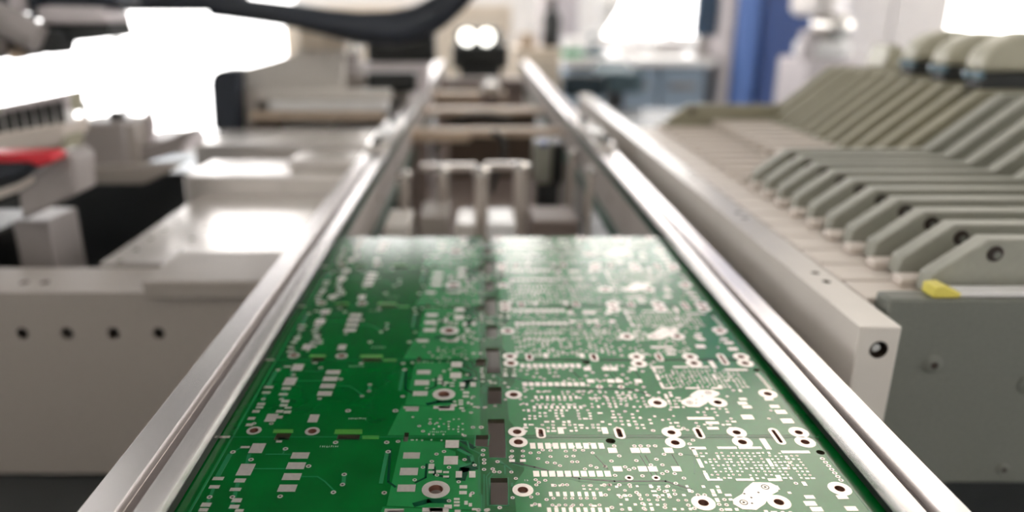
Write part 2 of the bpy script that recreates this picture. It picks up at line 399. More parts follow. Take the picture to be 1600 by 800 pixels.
# traces (photo pixels of the nearest unit), width in metres
traces = []
def T(pts, w=.0005, m=0): traces.append(([gp(a, b) for a, b in pts], w, m))
def cropC(x, y): return (600+.1625*x, 670+.1625*y)
def cropL(x, y): return (260+.225*x, 660+.225*y)
def TC(pts, w=.0005, m=0): T([cropC(a, b) for a, b in pts], w, m)
def TL(pts, w=.0005, m=0): T([cropL(a, b) for a, b in pts], w, m)
TL([(690,222),(865,222)]); TL([(805,222),(825,190)], .0004); TL([(605,322),(850,322)]); TL([(935,377),(1050,377),(1100,410),(1160,470)])
TL([(1235,370),(1228,433)], .0012); TL([(462,207),(520,175),(550,173)], .0005); TL([(440,225),(350,385)], .0016); TL([(1530,215),(1490,420)], .0012)
TL([(575,225),(560,285)], .0012); TL([(330,455),(270,600)], .0010); TL([(500,410),(450,600)], .0012)
TC([(720,110),(800,120),(820,190),(950,250)]); TC([(715,200),(840,260),(860,330),(700,370)], .0012); TC([(872,352),(915,350),(915,620),(940,640),(940,790)]);
TC([(963,440),(960,800)], .0004); TC([(1020,420),(985,460),(1000,740)], .0004); TC([(1045,440),(1010,480),(1020,735),(1190,740)], .0004)
TC([(1092,318),(1160,345),(1165,440)], .0004); TC([(1110,305),(1231,400)], .0006); TC([(955,208),(910,280),(915,340)], .0004)
TC([(740,110),(860,180)], .0018, 1); TC([(740,480),(770,390),(860,370)], .0030, 1); TC([(730,180),(820,250),(830,300)], .0016, 1)
TC([(60,200),(40,510),(110,560)], .0008, 1); TC([(300,730),(430,695),(600,695)], .0020, 1); TC([(410,340),(400,470),(300,520)], .0007, 1)
TC([(480,370),(485,440),(620,470)], .0010, 1); TC([(1015,60),(1000,160)], .0004); TC([(1010,280),(1175,285)], .0004); TC([(1175,285),(1172,60)], .0003)
TC([(1020,470),(1020,740)], .0003); TC([(1195,470),(1195,740)], .0003); TC([(880,60),(870,170),(1000,180)], .0004)
for (a, b) in (((1000,112+600),(1020,745)), ((1008,712),(1028,745)), ((1050,710),(1060,728)), ((930,712),(950,733))):
    T([a, b], .0003, 1)
T([(800,722),(835,730),(905,748),(960,752),(1040,752),(1080,765)], .0008, 1); T([(800,725),(835,734),(905,752),(960,757),(1040,757),(1080,770)], .0004)
T([(1040,705),(1085,712),(1085,740)], .0004); T([(800,755),(800,760)], .0006)
tb = [MB(), MB()]
for S in tiles:
    for pts, wd, m in traces:
        pts2 = [(x, y-S1+S) for x, y in pts]
        if max(p[1] for p in pts2) > YTOP-.0005 or min(p[1] for p in pts2) < YN: continue
        for (a, b) in zip(pts2[:-1], pts2[1:]):
            dx, dy = b[0]-a[0], b[1]-a[1]; L = math.hypot(dx, dy) or 1; nx, ny = -dy/L*wd/2, dx/L*wd/2; ex, ey = dx/L*wd*.3, dy/L*wd*.3
            z = 0.00007 if m == 0 else 0.00006
            tb[m].prism([(a[0]-ex+nx, a[1]-ey+ny), (a[0]-ex-nx, a[1]-ey-ny), (b[0]+ex-nx, b[1]+ey-ny), (b[0]+ex+nx, b[1]+ey+ny)], 'z', 0.00002, z)
tag(build(tb[1], 'mask_gap', ['clear'], board, smooth=False), kind='stuff'); tag(build(tb[0], 'copper_trace', ['trace'], board, smooth=False), kind='stuff')

# ring pads with plated barrels
for S in tiles:
    for (x, v, r1, r0, sl_, an) in RINGS:
        if S+v > YTOP-.002 or S+v < YN+.003: continue
        mb = MB(); mb.annulus((x, S+v), r0, r1, 0.00003, 0.00012, 28, 0, sl_, an)
        mb.annulus((x, S+v), r0-.00012, r0+.00002, -TH, 0.0001, 28, 1, sl_, an)
        build(mb, 'ring_pad', ['tin', 'copper'], board, smooth=False)

# solder pads: (x, v, w, h, rot, shear)
PADS = []; VIAS = []; SILK = []
def pad(px, py, wpx, hpx, sh=None):
    x, y = gp(px, py); zc = F*HC/(CP*(py-15)); v = y-S1
    w_ = wpx*zc/F; h_ = abs(gp(px, py-hpx/2)[1]-gp(px, py+hpx/2)[1])
    PADS.append((x, v if v <= 0 else v-TILE, w_, h_))
def via(px, py, wpx=6.0):
    x, y = gp(px, py); zc = F*HC/(CP*(py-15)); v = y-S1
    VIAS.append((x, v if v <= 0 else v-TILE, wpx*zc/F/2))
for i in range(10): pad(832.5+11.9*i, 697, 8.5, 9)
for i in range(10): pad(838+12.4*i, 740.6, 9.5, 9)
for a, b in ((957,704),(992.5,704),(1008,704),(1044.5,704),(965,733),(1004,733),(1020,733),(1057,733)): pad(a, b, 14, 8)
for i in range(8): pad(860.5+11.2*i, 772.4, 5.5, 7)
for i in range(9): pad(858+11.4*i, 797, 6, 7)
for i, q in enumerate((484,590,652,727,783,852)): via(780+.175*q, 779)
for i, q in enumerate((475,535,592,660,735,817,895)): via(780+.175*q, 789.5)
for a, b in ((800,705),(817,705),(800,713),(817,713),(829,708),(842,707.5),(860,704.5),(848,703.5),(898,704),(911,704),(841,717),(860,714),(855,723),(867,724),(875,728),(884,705.5),
             (885,713.5),(896,713),(894,722),(902,722),(926,708),(923,728),(932,731),(945,729),(914,733),(799,738),(806,748),(837,750),(842,754),(852,751),(867,759),(879,758),(886,758),(923,759),
             (944,759),(952,758),(801,778),(836,788),(854,781),(830,777),(840,772),(838,758),(870,699),(862,696),(895,698),(907,699),(938,696),(921,694)): via(a, b, 6.5)
for (cx_, cy_) in ((88,347),(32,395),(158,302),(310,343),(490,332),(440,382),(543,382),(583,440),(543,460),(652,460),(735,500),(705,287),(557,287),(293,212),(348,212),(418,212),(478,212),(112,212),
               (210,400),(245,425),(290,412),(365,480),(120,476),(662,546),(592,572),(443,578),(510,600),(565,620),(508,668),(607,667),(655,643),(803,618),(860,650),(920,650),(312,628),(335,648),(253,655),
               (205,655),(170,668),(35,650),(350,685),(365,727),(92,762),(378,770),(565,762),(775,742),(828,770),(25,560),(73,560),(158,560),(250,560),(815,162),(785,195),(460,75),(730,55)):
    via(940+.175*cx_, 660+.175*cy_, 7)
for (cx_, cy_) in ((577,220),(505,245),(375,372),(295,493),(460,315),(625,373),(775,298),(872,352),(955,208),(950,253),(963,300),(963,332),(962,393),(1045,388),(1060,415),(1110,418),(1092,318),(510,447),(718,512),
               (625,695),(910,780),(1000,780),(1113,760),(135,123),(1220,275),(850,620)):
    via(600+.1625*cx_, 670+.1625*cy_, 7)
for (cx_, cy_) in ((462,207),(588,260),(827,185),(988,305),(790,515),(1235,363),(1223,433),(1160,487),(1540,205),(1513,490),(300,520),(458,520),(1175,140),(1530,140)):
    via(260+.225*cx_, 660+.225*cy_, 8.5)
for a, b, c_, d_ in ((402,700.5,21,15),(384,734,23,18),(469,712,27,9.5),(462.5,728,28,10.5),(456,745,28,10.5),(449,763,28,11),(341,748,17,5),(335,761,16,5),(322,789,15,6),(318,797,14,5),(375,751,17,6),
                     (368,765,17,5),(370,782,15,6),(366,792,15,5.5),(374,798,13,4),(351,683,16,3),(383,699,14,3),(436,690,9,3),  # last three of this row: white flares of light drawn as thin pads
                     (706.5,694,21,12),(643,712,26,9.5),(639,737,28,11.5),(635,763,28,11),(704.5,719.5,22,13),(717,741.5,10,10),(738,741.5,10,10),(676,797,32,6),(616,798,30,5),(724,761,12,5),(723.5,770,12,5),
                     (674,738,9,3.5),(674,729,9,8),(697,738,9,3),(697,745,9,3),(686,737,9,4),(713.7,780,9,3),(713.7,785,9,3),(713.7,790,9,3),(700,792,12,6),(715,799,9,4),(735,774,4,5),(735,789,5,5),
                     (1265,777,15,5.5),(1266,787,18,7),(1276,796,18,7),(1316,777,17,6),(1330,795,18,7),(800,720,9,4),(817,720,9,4)): pad(a, b, c_, d_)
# second unit, the side nearest to the camera
for a, b, c_, d_ in ((424,653,17,12),(490,654,15,12),(644,640,20,5),(698,638,24,7),(876,673,9,10),(945,673,9,10),(1095,654,42,4),(1113,661,20,4),(1114,669.5,18,4),(1220,644,17,6),(1168,652,18,7),(1230,658,18,7)): pad(a, b, c_, d_)
for q in ((393,654),(400,643),(390,664),(437,643),(449,644),(436,652)): pad(q[0], q[1], 11, 4)
for q in ((544,642,9),(618,642,9),(397,662,7),(424,662,7),(724,642,6),(736,645,6),(747,637,6),(757,637,6),(739,668,7),(752,668,8),(661,674,6),(672,662,6),(645,652,4),(655,666,6),(726,681,6),(683,661,5)): via(*q)
# long shield lands
for a, b, c_, d_ in ((1090,700.5,26,4),(1136,700,30,3.5),(1172,700,36,3.5),(1243,706.6,44,4),(1085,706,6,11),(1094,724,6,14),(1104,744,6,10),(1117,750,24,3),(1164,750,28,3.5),(1211,750,22,4),(1203,723,6,12),(1196,694,9,17),(1216,745,8,5)): pad(a, b, c_, d_)
n_big = len(PADS)
def field(px0, py0, px1, py1, pitch, size, fill, vfrac=.25, seed=1, cluster=True):
    r = random.Random(seed); x0, ya = gp(px0, py1); x1, yb = gp(px1, py0)
    xa0, xa1 = gp(px0, (py0+py1)/2)[0], gp(px1, (py0+py1)/2)[0]
    nx = int((xa1-xa0)/pitch); ny = max(1, int((yb-ya)/pitch))
    for j in range(ny):
        for i in range(nx):
            if r.random() > fill: continue
            x = xa0+(i+.5)*pitch+r.uniform(-.1, .1)*pitch; y = ya+(j+.5)*pitch+r.uniform(-.1, .1)*pitch; v = y-S1
            if v > 0: v -= TILE
            if any(abs(x-q[0]) < q[2]+size*.6+q[4] and abs(v-q[1]) < q[2]+size*.6+q[4] for q in RINGS): continue
            if any(abs(x-q[0]) < q[2]/2+size*.45 and abs(v-q[1]) < q[3]/2+size*.45 for q in PADS[:n_big]): continue
            if Lm[0]-.001 < x < Lm[1]+.001 and (v > Lm[2]-.001 or v < Lm[3]-TILE+.001): continue
            if Bs[0]-.001 < x < Bs[1]+.001 and Bs[2]-.001 < v < Bs[3]+.001: continue
            k = r.random()
            if k < vfrac: VIAS.append((x, v, size*.5))
            elif k < .8: PADS.append((x, v, size*r.uniform(.7, 1.0), size*r.uniform(.7, 1.0)))
            elif k < .9: PADS.append((x, v, size*.9, size*1.5))
            else: PADS.append((x, v, size*1.5, size*.8))
field(1092, 704, 1262, 750, .00165, .00085, .80, .22, 2)
field(1100, 752, 1150, 800, .0021, .00125, .85, .15, 3)
field(962, 757, 1092, 800, .0021, .00105, .62, .25, 4)
field(850, 755, 956, 768, .0018, .0009, .55, .3, 5)
field(826, 780, 858, 800, .0020, .0010, .65, .2, 6)
field(850, 783, 960, 795, .0022, .0010, .25, .5, 7)
field(815, 636, 945, 676, .0019, .00115, .55, .25, 8)
field(945, 636, 1010, 672, .0022, .0012, .42, .25, 9)
field(1010, 636, 1100, 675, .0022, .0011, .35, .4, 10)
field(1090, 636, 1150, 672, .0021, .0011, .50, .3, 11)
field(1222, 708, 1258, 760, .0026, .0013, .5, .5, 12)
field(668, 650, 730, 681, .0016, .0007, .32, .3, 13)
field(640, 686, 700, 690, .0016, .0007, .5, .3, 14)
field(720, 775, 760, 800, .0026, .0011, .35, .4, 15)
field(1195, 636, 1250, 670, .0026, .0011, .25, .5, 16)
field(1180, 752, 1245, 775, .0026, .0013, .3, .6, 17)
for i in range(7):                                     # via column along the right border of a unit
    x, y = gp(1285+i*4.8, 717+i*5.6); VIAS.append((x, y-S1, .00075))
def pad_mb(mb, x, y, w_, h_):
    mb.box(x-w_/2, x+w_/2, y-h_/2, y+h_/2, 0.00004, 0.00011)
allp = []
for S in tiles:
    for (x, v, w_, h_) in PADS:
        y = S+v
        if y-h_/2 < YN+.001 or y+h_/2 > YTOP-.0006: continue
        zc = y*CP+HC*SP; allp.append((w_*h_/zc**3, x, y, w_, h_))
allp.sort(reverse=True)
for (q, x, y, w_, h_) in allp[:100]: build(pad_mb(MB(), x, y, w_, h_) or MB().box(x-w_/2, x+w_/2, y-h_/2, y+h_/2, 0.00004, 0.00011), 'solder_pad', 'tin', board, smooth=False)
mb = MB()
for (q, x, y, w_, h_) in allp[100:]: pad_mb(mb, x, y, w_, h_)
tag(build(mb, 'solder_pad', 'tin', board, smooth=False), kind='stuff')
def via_mb(mb, x, y, r):
    mb.annulus((x, y), r*.5, r, 0.00004, 0.00012, 14, 0)
    mb.add([(x+r*.52*math.cos(2*math.pi*k/14), y+r*.52*math.sin(2*math.pi*k/14), 0.00008) for k in range(14)], [list(range(14))], 1)
    return mb
allv = []
for S in tiles:
    for (x, v, r) in VIAS:
        y = S+v
        if y-r < YN+.001 or y+r > YTOP-.0006: continue
        zc = y*CP+HC*SP; allv.append((r*r/zc**3, x, y, r))
allv.sort(reverse=True)
for (q, x, y, r) in allv[:100]: build(via_mb(MB(), x, y, r), 'via', ['tin', 'hole'], board, smooth=False)
mb = MB()
for (q, x, y, r) in allv[100:]: via_mb(mb, x, y, r)
tag(build(mb, 'via', ['tin', 'hole'], board, smooth=False), kind='stuff')
# slanted test coupon land with two ringed holes
for S in tiles:
    pl = [gp(a, b) for a, b in ((1146,788),(1145,781),(1160,772),(1163,765),(1176,754),(1203,754.5),(1214,760),(1216,768),(1200,777),(1196,787),(1182,797),(1160,796))]
    if max(p[1] for p in pl)-S1+S > YTOP-.001: continue
    mb = MB(); mb.prism([(x, y-S1+S) for x, y in pl], 'z', 0.00005, 0.00013)
    for (a, b) in ((1195.5, 761.5), (1162, 785.5)):
        x, y = gp(a, b); y += S-S1
        mb.annulus((x, y), .0009, .0012, 0.00013, 0.00016, 18, 1)
        mb.cyl((x, y, 0), 'z', [(0.00013, .0004), (0.00016, .0004)], 12, 1)
    for (a, b) in ((1185, 770), (1174, 778), (1163, 772), (1175, 787)):
        x, y = gp(a, b); y += S-S1; mb.cyl((x, y, 0), 'z', [(0.00013, .00035), (0.00016, .00035)], 10, 1)
    build(mb, 'test_land', ['tin', 'hole'], board, smooth=False)
# tiny silkscreen marks
mb = MB(); r = random.Random(5)
for S in tiles:
    for (a, b, n) in ((672, 676, 8), (545, 655, 9), (545, 573, 9), (820, 752, 2)):
        x, y = gp(a, b); v = y-S1
        if v > 0: v -= TILE
        for k in range(n):
            xx = x+k*.0007; yy = S+v
            if yy < YTOP-.002 and yy > YN+.002:
                mb.box(xx, xx+.0001, yy, yy+.0008, 0.00002, 0.00008)
                if k % 2: mb.box(xx, xx+.0004, yy+.0007*(k % 3)/2, yy+.0001+.0007*(k % 3)/2, 0.00002, 0.00008)
build(mb, 'silkscreen_mark', 'silk', board, smooth=False)

# ================================================================== INSIDE THE CONVEYOR
t = thing('drip_tray', (0.014, 0.9, ZB), 'grey brown tray on the machine bed between the rails', 'tray')
build(MB().box(-0.080, 0.106, 0.10, 1.9, ZB, -0.150), 'tray_floor', 'greybrown', t, 0.001)
def block(name, px0, px1, py0, py1, Y, d, m, label, cat, bevel=0.0015, z0=None, group=None, holes_=None):
    x0, x1, y0, y1, a, b = fbox(px0, px1, py0, py1, Y, d)
    if z0 is not None: a = z0
    return tag(build(MB().box(x0, x1, y0, y1, a, b), name, m, None, bevel), label, cat, group)
def pin(px, py, wpx, Y, label):
    z = fz(py, Y); x = fx(px, py, Y); r_ = wpx/2*(Y*CP+.05)/F
    t = thing('support_pin', (x, Y, -0.150), label, 'support pin', 'board support pins between the rails')
    build(MB().cyl((x, Y, 0), 'z', [(-0.150, r_*1.7), (-0.135, r_*1.7), (-0.133, r_)], 20), 'base', 'greybrown', t)
    build(MB().cyl((x, Y, 0), 'z', [(-0.134, r_), (z-.006, r_)], 20), 'shaft', 'pin', t)
    build(MB().cyl((x, Y, 0), 'z', [(z-.006, r_*1.35), (z-.001, r_*1.35), (z, r_*.9), (z+.001, r_*.5)], 20), 'tip', 'steel', t)
pin(631, 268, 17, 0.66, 'steel support pin nearest the left rail')
pin(692, 262, 17, 0.68, 'second steel support pin from the left rail')
pin(752, 262, 21, 0.62, 'steel support pin in the middle with the shiniest tip')
pin(814, 255, 21, 0.64, 'thick steel support pin right of the middle one')
pin(895, 235, 10, 0.74, 'thin steel support pin beside the black motor')
pin(923, 262, 11, 0.62, 'thin steel support pin nearest the right rail')
# cross link carrying the pins' tips
block('pin_link', 655, 745, 258, 268, 0.70, 0.012, 'pin', 'pale metal link bar across the tips of the left support pins', 'bar')
block('pin_link', 757, 812, 256, 266, 0.70, 0.012, 'pin', 'pale metal link bar across the tips of the middle support pins', 'bar')
# white boxes standing in the tray
for a, b, c_, Y, m, lb in ((600, 640, 352, 0.56, 'beige_l', 'cream block in the tray beside the left rail'), (655, 700, 338, 0.60, 'beige', 'beige block in the tray between two left pins'),
                       (712, 744, 350, 0.58, 'beige_l', 'cream block in the tray behind the board slot'), (762, 806, 350, 0.55, 'white', 'small white block in the tray right of the middle pin')):
    block('tray_block', a, b, c_, 380, Y, 0.05, m, lb, 'block', z0=-0.150)
block('low_block', 832, 905, 345, 352, 0.62, 0.05, 'greybrown', 'low grey brown block in the tray beside the right rail', 'block', z0=-0.150)
t = thing('stepper_motor', (fx(858, 250, 0.85), 0.85, -0.150), 'grey and black motor with a blue sticker inside the right rail', 'motor')
e = fbox(836, 862, 226, 288, 0.85, 0.05); build(MB().box(*e), 'motor_body', 'feeder', t, 0.003)
e2 = fbox(862, 881, 224, 288, 0.85, 0.05); build(MB().box(*e2), 'connector_housing', 'black', t, 0.002)
e3 = fbox(842, 857, 223, 228, 0.849, 0.03); build(MB().box(*e3), 'sticker', 'blue', t)
build(MB().box(e[0]+.004, e2[1]-.004, .855, .895, -0.150, e[4]), 'foot', 'dark', t)
# brackets along the inside
block('cross_bar', 618, 735, 204, 222, 0.98, 0.03, 'tan', 'tan cross bar between the rails behind the left pins', 'bar')
block('bar_riser', 640, 668, 222, 300, 0.985, 0.02, 'greybrown', 'grey brown riser under the tan cross bar beside the left rail', 'riser', z0=-0.150)
block('cross_bar', 735, 900, 203, 214, 1.02, 0.03, 'tan', 'tan cross bar between the rails above the black motor', 'bar', z0=None)
block('bar_riser', 880, 905, 214, 262, 1.02, 0.03, 'beige', 'beige riser under the tan cross bar beside the right rail', 'riser', z0=-0.150)
block('cross_bar', 655, 850, 172, 180, 1.25, 0.05, 'tan', 'tan cross bar above the dark gap, nearer of the far ones', 'bar')
block('far_gear_housing', 700, 838, 176, 205, 1.30, 0.05, 'brown', 'dark brown cast housing across the conveyor gap', 'housing', z0=-0.150)
block('cross_bar', 668, 790, 145, 160, 1.50, 0.05, 'tan', 'tan cross bar just behind the silver cylinder', 'bar')
block('slide_plate', 680, 820, 124, 142, 1.72, 0.06, 'greybrown', 'grey brown slide plate before the far black box', 'plate', z0=-0.150)
tag(build(MB().cyl((fx(767, 135, 1.42), 1.42, fz(137, 1.42)), 'y', [(-.03, .010), (.03, .010), (.034, .014), (.05, .014)], 24), 'air_cylinder', 'steel'), 'small shiny silver cylinder between the far rails', 'cylinder')
block('cylinder_rest', 752, 782, 141, 158, 1.42, 0.04, 'greybrown', 'grey brown rest under the silver cylinder', 'rest', z0=-0.150)
pts = [(fx(a, b, 1.12), 1.12, fz(b, 1.12)) for a, b in ((676, 240), (686, 222), (704, 206), (716, 190), (730, 182), (760, 180), (800, 186))]
tag(build(MB().tube(pts, .0045), 'cable', 'black'), 'black cable looping over the tan cross bar between the rails', 'cable')
pts = [(fx(a, b, .80), .80, fz(b, .80)) for a, b in ((768, 300), (776, 262), (790, 240), (785, 215), (770, 206))]
tag(build(MB().tube(pts, .003), 'cable', 'dark'), 'dark cable rising behind the middle support pins', 'cable')
# far black unit with its two lamps
t = thing('inspection_camera', (0, 2.02, ZB), 'black inspection unit with two bright round lamps at the far end of the rails', 'inspection unit')
e = fbox(706, 794, 71, 108, 2.02, 0.14); build(MB().box(*e), 'housing', 'black', t, 0.006)
build(MB().box(e[0]+.02, e[1]-.02, 2.03, 2.14, ZB, e[4]), 'stand', 'dark', t)
e = fbox(712, 782, 45, 71, 2.05, 0.10); build(MB().box(*e), 'lamp_block', 'dark', t, 0.004)
for p_ in (730, 760): build(MB().cyl((fx(p_, 58, 2.05), 2.05, fz(58, 2.05)), 'y', [(-.012, .015), (-.004, .020), (0, .020)], 28), 'round_lamp', 'spot', t)
build(MB().cyl((fx(786, 62, 2.05), 2.05, fz(60, 2.05)), 'y', [(-.01, .012), (.04, .012)], 20), 'mirror_knob', 'steel', t)

# ================================================================== LEFT SIDE OF THE MACHINE
XE = -0.1095
t = thing('side_beam', (-0.4, 0.44, ZB), 'wide beige beam with a row of four screw holes facing the camera', 'beam')
bm_ = build(MB().box(-0.85, XE, 0.42, 0.466, ZB, -0.030), 'beam_body', ['beige', 'hole'], t, smooth=False)
hc = MB()
for p_ in (35, 105, 177, 248):
    hc.cyl((fx(p_, 521, .42), .42, fz(521, .42)), 'y', [(-.01, .0036), (.014, .0036)], 20)
for p_ in (38, 70):
    x, y = gp(p_, 441, -0.030); hc.cyl((x, y, -0.03), 'z', [(-.006, .0028), (.01, .0028)], 16)
cut_child(bm_, hc)
md = bm_.modifiers.new('bevel', 'BEVEL'); md.width = .0012; md.segments = 2; md.limit_method = 'ANGLE'
for p_ in (35, 105, 177, 248):
    mb = MB(); c_ = (fx(p_, 521, .42), .42, fz(521, .42)); mb.cyl(c_, 'y', [(.006, .0034), (.0135, .0034)], 18)
    build(mb, 'screw', 'dark', t)
build(MB().box(fx(222, 454, .415), XE, 0.4150, 0.474, -0.0325, -0.021), 'top_strip', 'beige', t, 0.0015)
t = thing('base_plate', (-0.18, 0.57, -0.05), 'bright glossy cream plate with small holes behind the beige beam', 'plate')
pl = build(MB().box(-0.256, XE, 0.4745, 0.668, -0.050, -0.030), 'plate_body', ['plate', 'hole'], t, smooth=False)
hc = MB()
for a, b in ((187,408),(212,390),(234,373),(256,358),(280,389),(301,373),(276,345),(320,358)):
    x, y = gp(a, b, -0.03); hc.cyl((x, y, -0.03), 'z', [(-.005, .0022), (.01, .0022)], 14)
cut_child(pl, hc)
x, y = gp(252, 417, -.03); build(MB().box(x, XE-.01, y-.001, y+.003, -0.03, -0.0285), 'guide_strip', 'grey', t)
build(MB().box(-0.25, XE-.002, 0.48, 0.66, ZB, -0.05), 'plate_riser', 'dark', t)
def beam(name, label, y0, y1, zt, px0, pyr, m, bev=.003, x1=XE, zb=ZB):
    x0 = fx(px0, pyr, y0)
    return tag(build(MB().box(x0, x1, y0, y1, zb, zt), name, m, None, bev), label, 'beam')
beam('cross_beam', 'pale cross beam right behind the glossy cream plate', 0.67, 0.748, -0.012, 285, 275, 'plate')
tag(build(MB().box(-0.72, fx(280,275,.70), .725, .745, ZB, fz(272,.72)), 'recess_panel', 'bed', None, .002), 'dark upright panel closing the back of the dark recess', 'panel')
e = fbox(450, 560, 240, 262, 0.7, .05); tag(build(MB().box(fx(450, 262, .70), XE, .70, .748, -0.012, -0.003), 'raised_pad', 'plate', None, .002), 'raised cream pad on the cross beam beside the left rail', 'pad')
beam('cross_beam', 'second pale cross beam with the slate capped housing on it', 0.80, 0.905, -0.005, 300, 225, 'plate')
# slate capped housing
t = thing('motor_housing', (-0.30, 1.02, ZB), 'beige sloped housing with a rounded slate end cap on the left', 'housing')
Yh = 1.02
def q(a, b, Y): return (fx(a, b, Y), fz(b, Y))
capp = [q(336,203,Yh), q(331,128,Yh), q(334,117,Yh), q(342,110,Yh), q(352,107,Yh), q(378,107,Yh), q(380,203,Yh)]
build(MB().prism(capp, 'y', Yh-.01, Yh+.03), 'end_cap', 'cap', t, .003)
body = [q(380,203,Yh), q(378,108,Yh), q(420,97,Yh), q(462,84,Yh), q(462,36,Yh), q(535,38,Yh), q(535,135,Yh), q(520,203,Yh)]
build(MB().prism(body, 'y', Yh+.01, Yh+.028), 'side_panel', 'beige_l', t, .002)
build(MB().box(fx(345,203,Yh), fx(600,203,Yh), .98, 1.06, ZB, fz(203, Yh)), 'housing_foot', 'dark', t)
build(MB().box(*fbox(465, 536, 36, 78, Yh-.01, .02)), 'upper_cover', 'cream', t, .004)
for nm, a, b, c_, d_, Y, m in (('slide_bar', 396, 610, 141, 156, 1.010, 'beige_l'), ('slide_bar', 420, 606, 160, 174, .995, 'white'), ('slide_bar', 390, 598, 178, 187, .985, 'tan')):
    x0, x1, y0, y1, z0_, z1_ = fbox(a, b, c_, d_, Y, .02); build(MB().box(x0, min(x1, XE-.001), y0, y1, z0_, z1_), nm, m, t, .0015)
build(MB().box(*fbox(395, 440, 187, 201, .99, .02)), 'slider', 'brown', t, .001)
build(MB().box(*fbox(384, 402, 140, 203, 1.008, .016)), 'bar_end_plate', 'beige', t, .001)
# beams farther back
block('cross_beam', 455, 640, 118, 136, 1.12, 0.06, 'beige', 'beige cross beam passing under the small black box', 'beam', z0=ZB)
block('black_box', 573, 650, 114, 145, 1.08, 0.035, 'black', 'small flat black box beside the left rail', 'box', .003)
block('cross_beam', 560, 668, 99, 113, 1.28, 0.08, 'lav', 'pale pinkish beam under the black motor', 'beam', z0=ZB)
t = thing('drive_motor', (fx(625, 98, 1.32), 1.32, fz(99, 1.28)), 'large black motor beside the left rail under the thick black hose', 'motor')
e = fbox(572, 680, 46, 98.5, 1.31, .045); build(MB().box(*e), 'motor_body', 'black', t, .004)

for k in range(6): build(MB().box(e[0]+.006, e[1]-.006, 1.3075, 1.312, e[4]+.006+k*.009, e[4]+.009+k*.009), 'cooling_fin', 'black', t)
t = thing('guide_post', (fx(548, 118, 1.2), 1.2, fz(118, 1.12)), 'short grey round post left of the black motor', 'post')
zz0, zz1 = fz(118, 1.15), fz(48, 1.15); xx = fx(548, 80, 1.15)
build(MB().cyl((xx, 1.15, 0), 'z', [(zz0, .020), (zz0+.01, .020), (zz0+.012, .015), (zz1, .015)], 24), 'post_shaft', 'grey', t)
build(MB().cyl((xx, 1.15, 0), 'z', [(zz1-.03, .0185), (zz1-.012, .0185)], 24), 'post_collar', 'steel', t)
# thick black hose and the navy arm over the left side
pts = []
for a, b, Y in ((330,8,1.0), (400,17,1.0), (460,25,1.02), (510,35,1.04), (560,44,1.06), (610,46,1.08), (650,38,1.1), (680,22,1.1), (705,3,1.1), (730,-22,1.1), (760,-60,1.1), (780,-110,1.1), (790,-190,1.1)):
    Y -= .08; pts.append((fx(a, b, Y), Y, fz(b, Y)))
tag(build(MB().tube(pts, [.013, .013, .014, .016, .020, .023, .023, .021, .019, .018, .018, .018, .018], 18), 'cable_hose', 'navy'), 'thick black hose sagging across the top and rising to the right', 'hose')
block('gantry_arm', 128, 380, -14, 18, 0.91, 0.03, 'navy', 'navy black arm above the bright window at the upper left', 'arm', .006)
# unseen gantry, added to darken the left half of the board's reflection
t = thing('unseen_gantry', (-0.35, 1.25, 0.42), 'wide dark gantry hood added out of view to darken the board reflection', 'gantry')
build(MB().box(-0.62, 0.0, 1.05, 1.55, 0.50, 0.80), 'unseen_hood', 'dark', t, .01)
build(MB().box(-0.95, 0.0, 1.15, 1.38, 0.31, 0.50), 'unseen_carriage_beam', 'navy', t, .01)
build(MB().box(-1.02, -0.95, 1.10, 1.40, FZ, 0.62), 'unseen_gantry_column', 'dark', t, .01)
# placement head, upper left
t = thing('placement_head', (-0.43, 0.72, 0.07), 'grey and black placement head hanging into the upper left corner', 'machine head')
Yp = 0.70
build(MB().prism([q(48,12,Yp), q(72,9,Yp), q(150,11,Yp), q(165,22,Yp), q(168,37,Yp), q(66,38,Yp)], 'y', Yp, Yp+.05), 'head_cover', 'lav', t, .003)
build(MB().prism([q(44,34,Yp), q(166,36,Yp), q(170,58,Yp), q(104,66,Yp), q(70,66,Yp)], 'y', Yp+.004, Yp+.05), 'lower_block', 'dark', t, .002)
a_ = (fx(12,24,Yp), Yp-.02, fz(22,Yp)); b_ = (fx(82,64,Yp), Yp-.02, fz(60,Yp))
build(MB().tube([a_, tuple((a_[i]+b_[i])/2 for i in range(3)), b_], [.013, .014, .0125], 20), 'nozzle_barrel', 'grey', t)
build(MB().prism([q(86,45,Yp), q(98,50,Yp), q(104,60,Yp), q(98,84,Yp), q(44,83,Yp), q(60,72,Yp)], 'y', Yp-.012, Yp+.02), 'barrel_bracket', 'dark', t, .002)
build(MB().prism([q(-30,20,Yp), q(10,22,Yp), q(50,60,Yp), q(48,80,Yp), q(30,91,Yp), q(-30,91,Yp)], 'y', Yp, Yp+.04), 'back_plate', 'brown', t, .003)
build(MB().prism([q(22,78,Yp), q(40,79,Yp), q(34,93,Yp), q(26,93,Yp)], 'y', Yp-.01, Yp+.01), 'brass_tip', 'tan', t, .001)
build(MB().cyl((fx(-2,70,Yp), Yp-.012, fz(70,Yp)), 'y', [(-.006, .008), (0, .013), (.012, .013)], 24), 'pulley', 'grey', t)
build(MB().box(*fbox(42, 50, -30, 30, Yp-.004, .02)), 'upright', 'navy', t, .001)
build(MB().box(*fbox(12, 38, -30, 20, Yp, .03)), 'sensor_block', 'lav', t, .002)
build(MB().box(*fbox(-30, 180, -60, 10, Yp+.012, .05)), 'head_frame', 'navy', t, .003)
# thin rod hanging before the window
tag(build(MB().tube([(fx(192,15,.95), .95, fz(12,.95)), (fx(256,182,.85), .85, fz(182,.85))], .0022), 'tension_rod', 'lav'), 'thin pale rod slanting down before the bright window', 'rod')
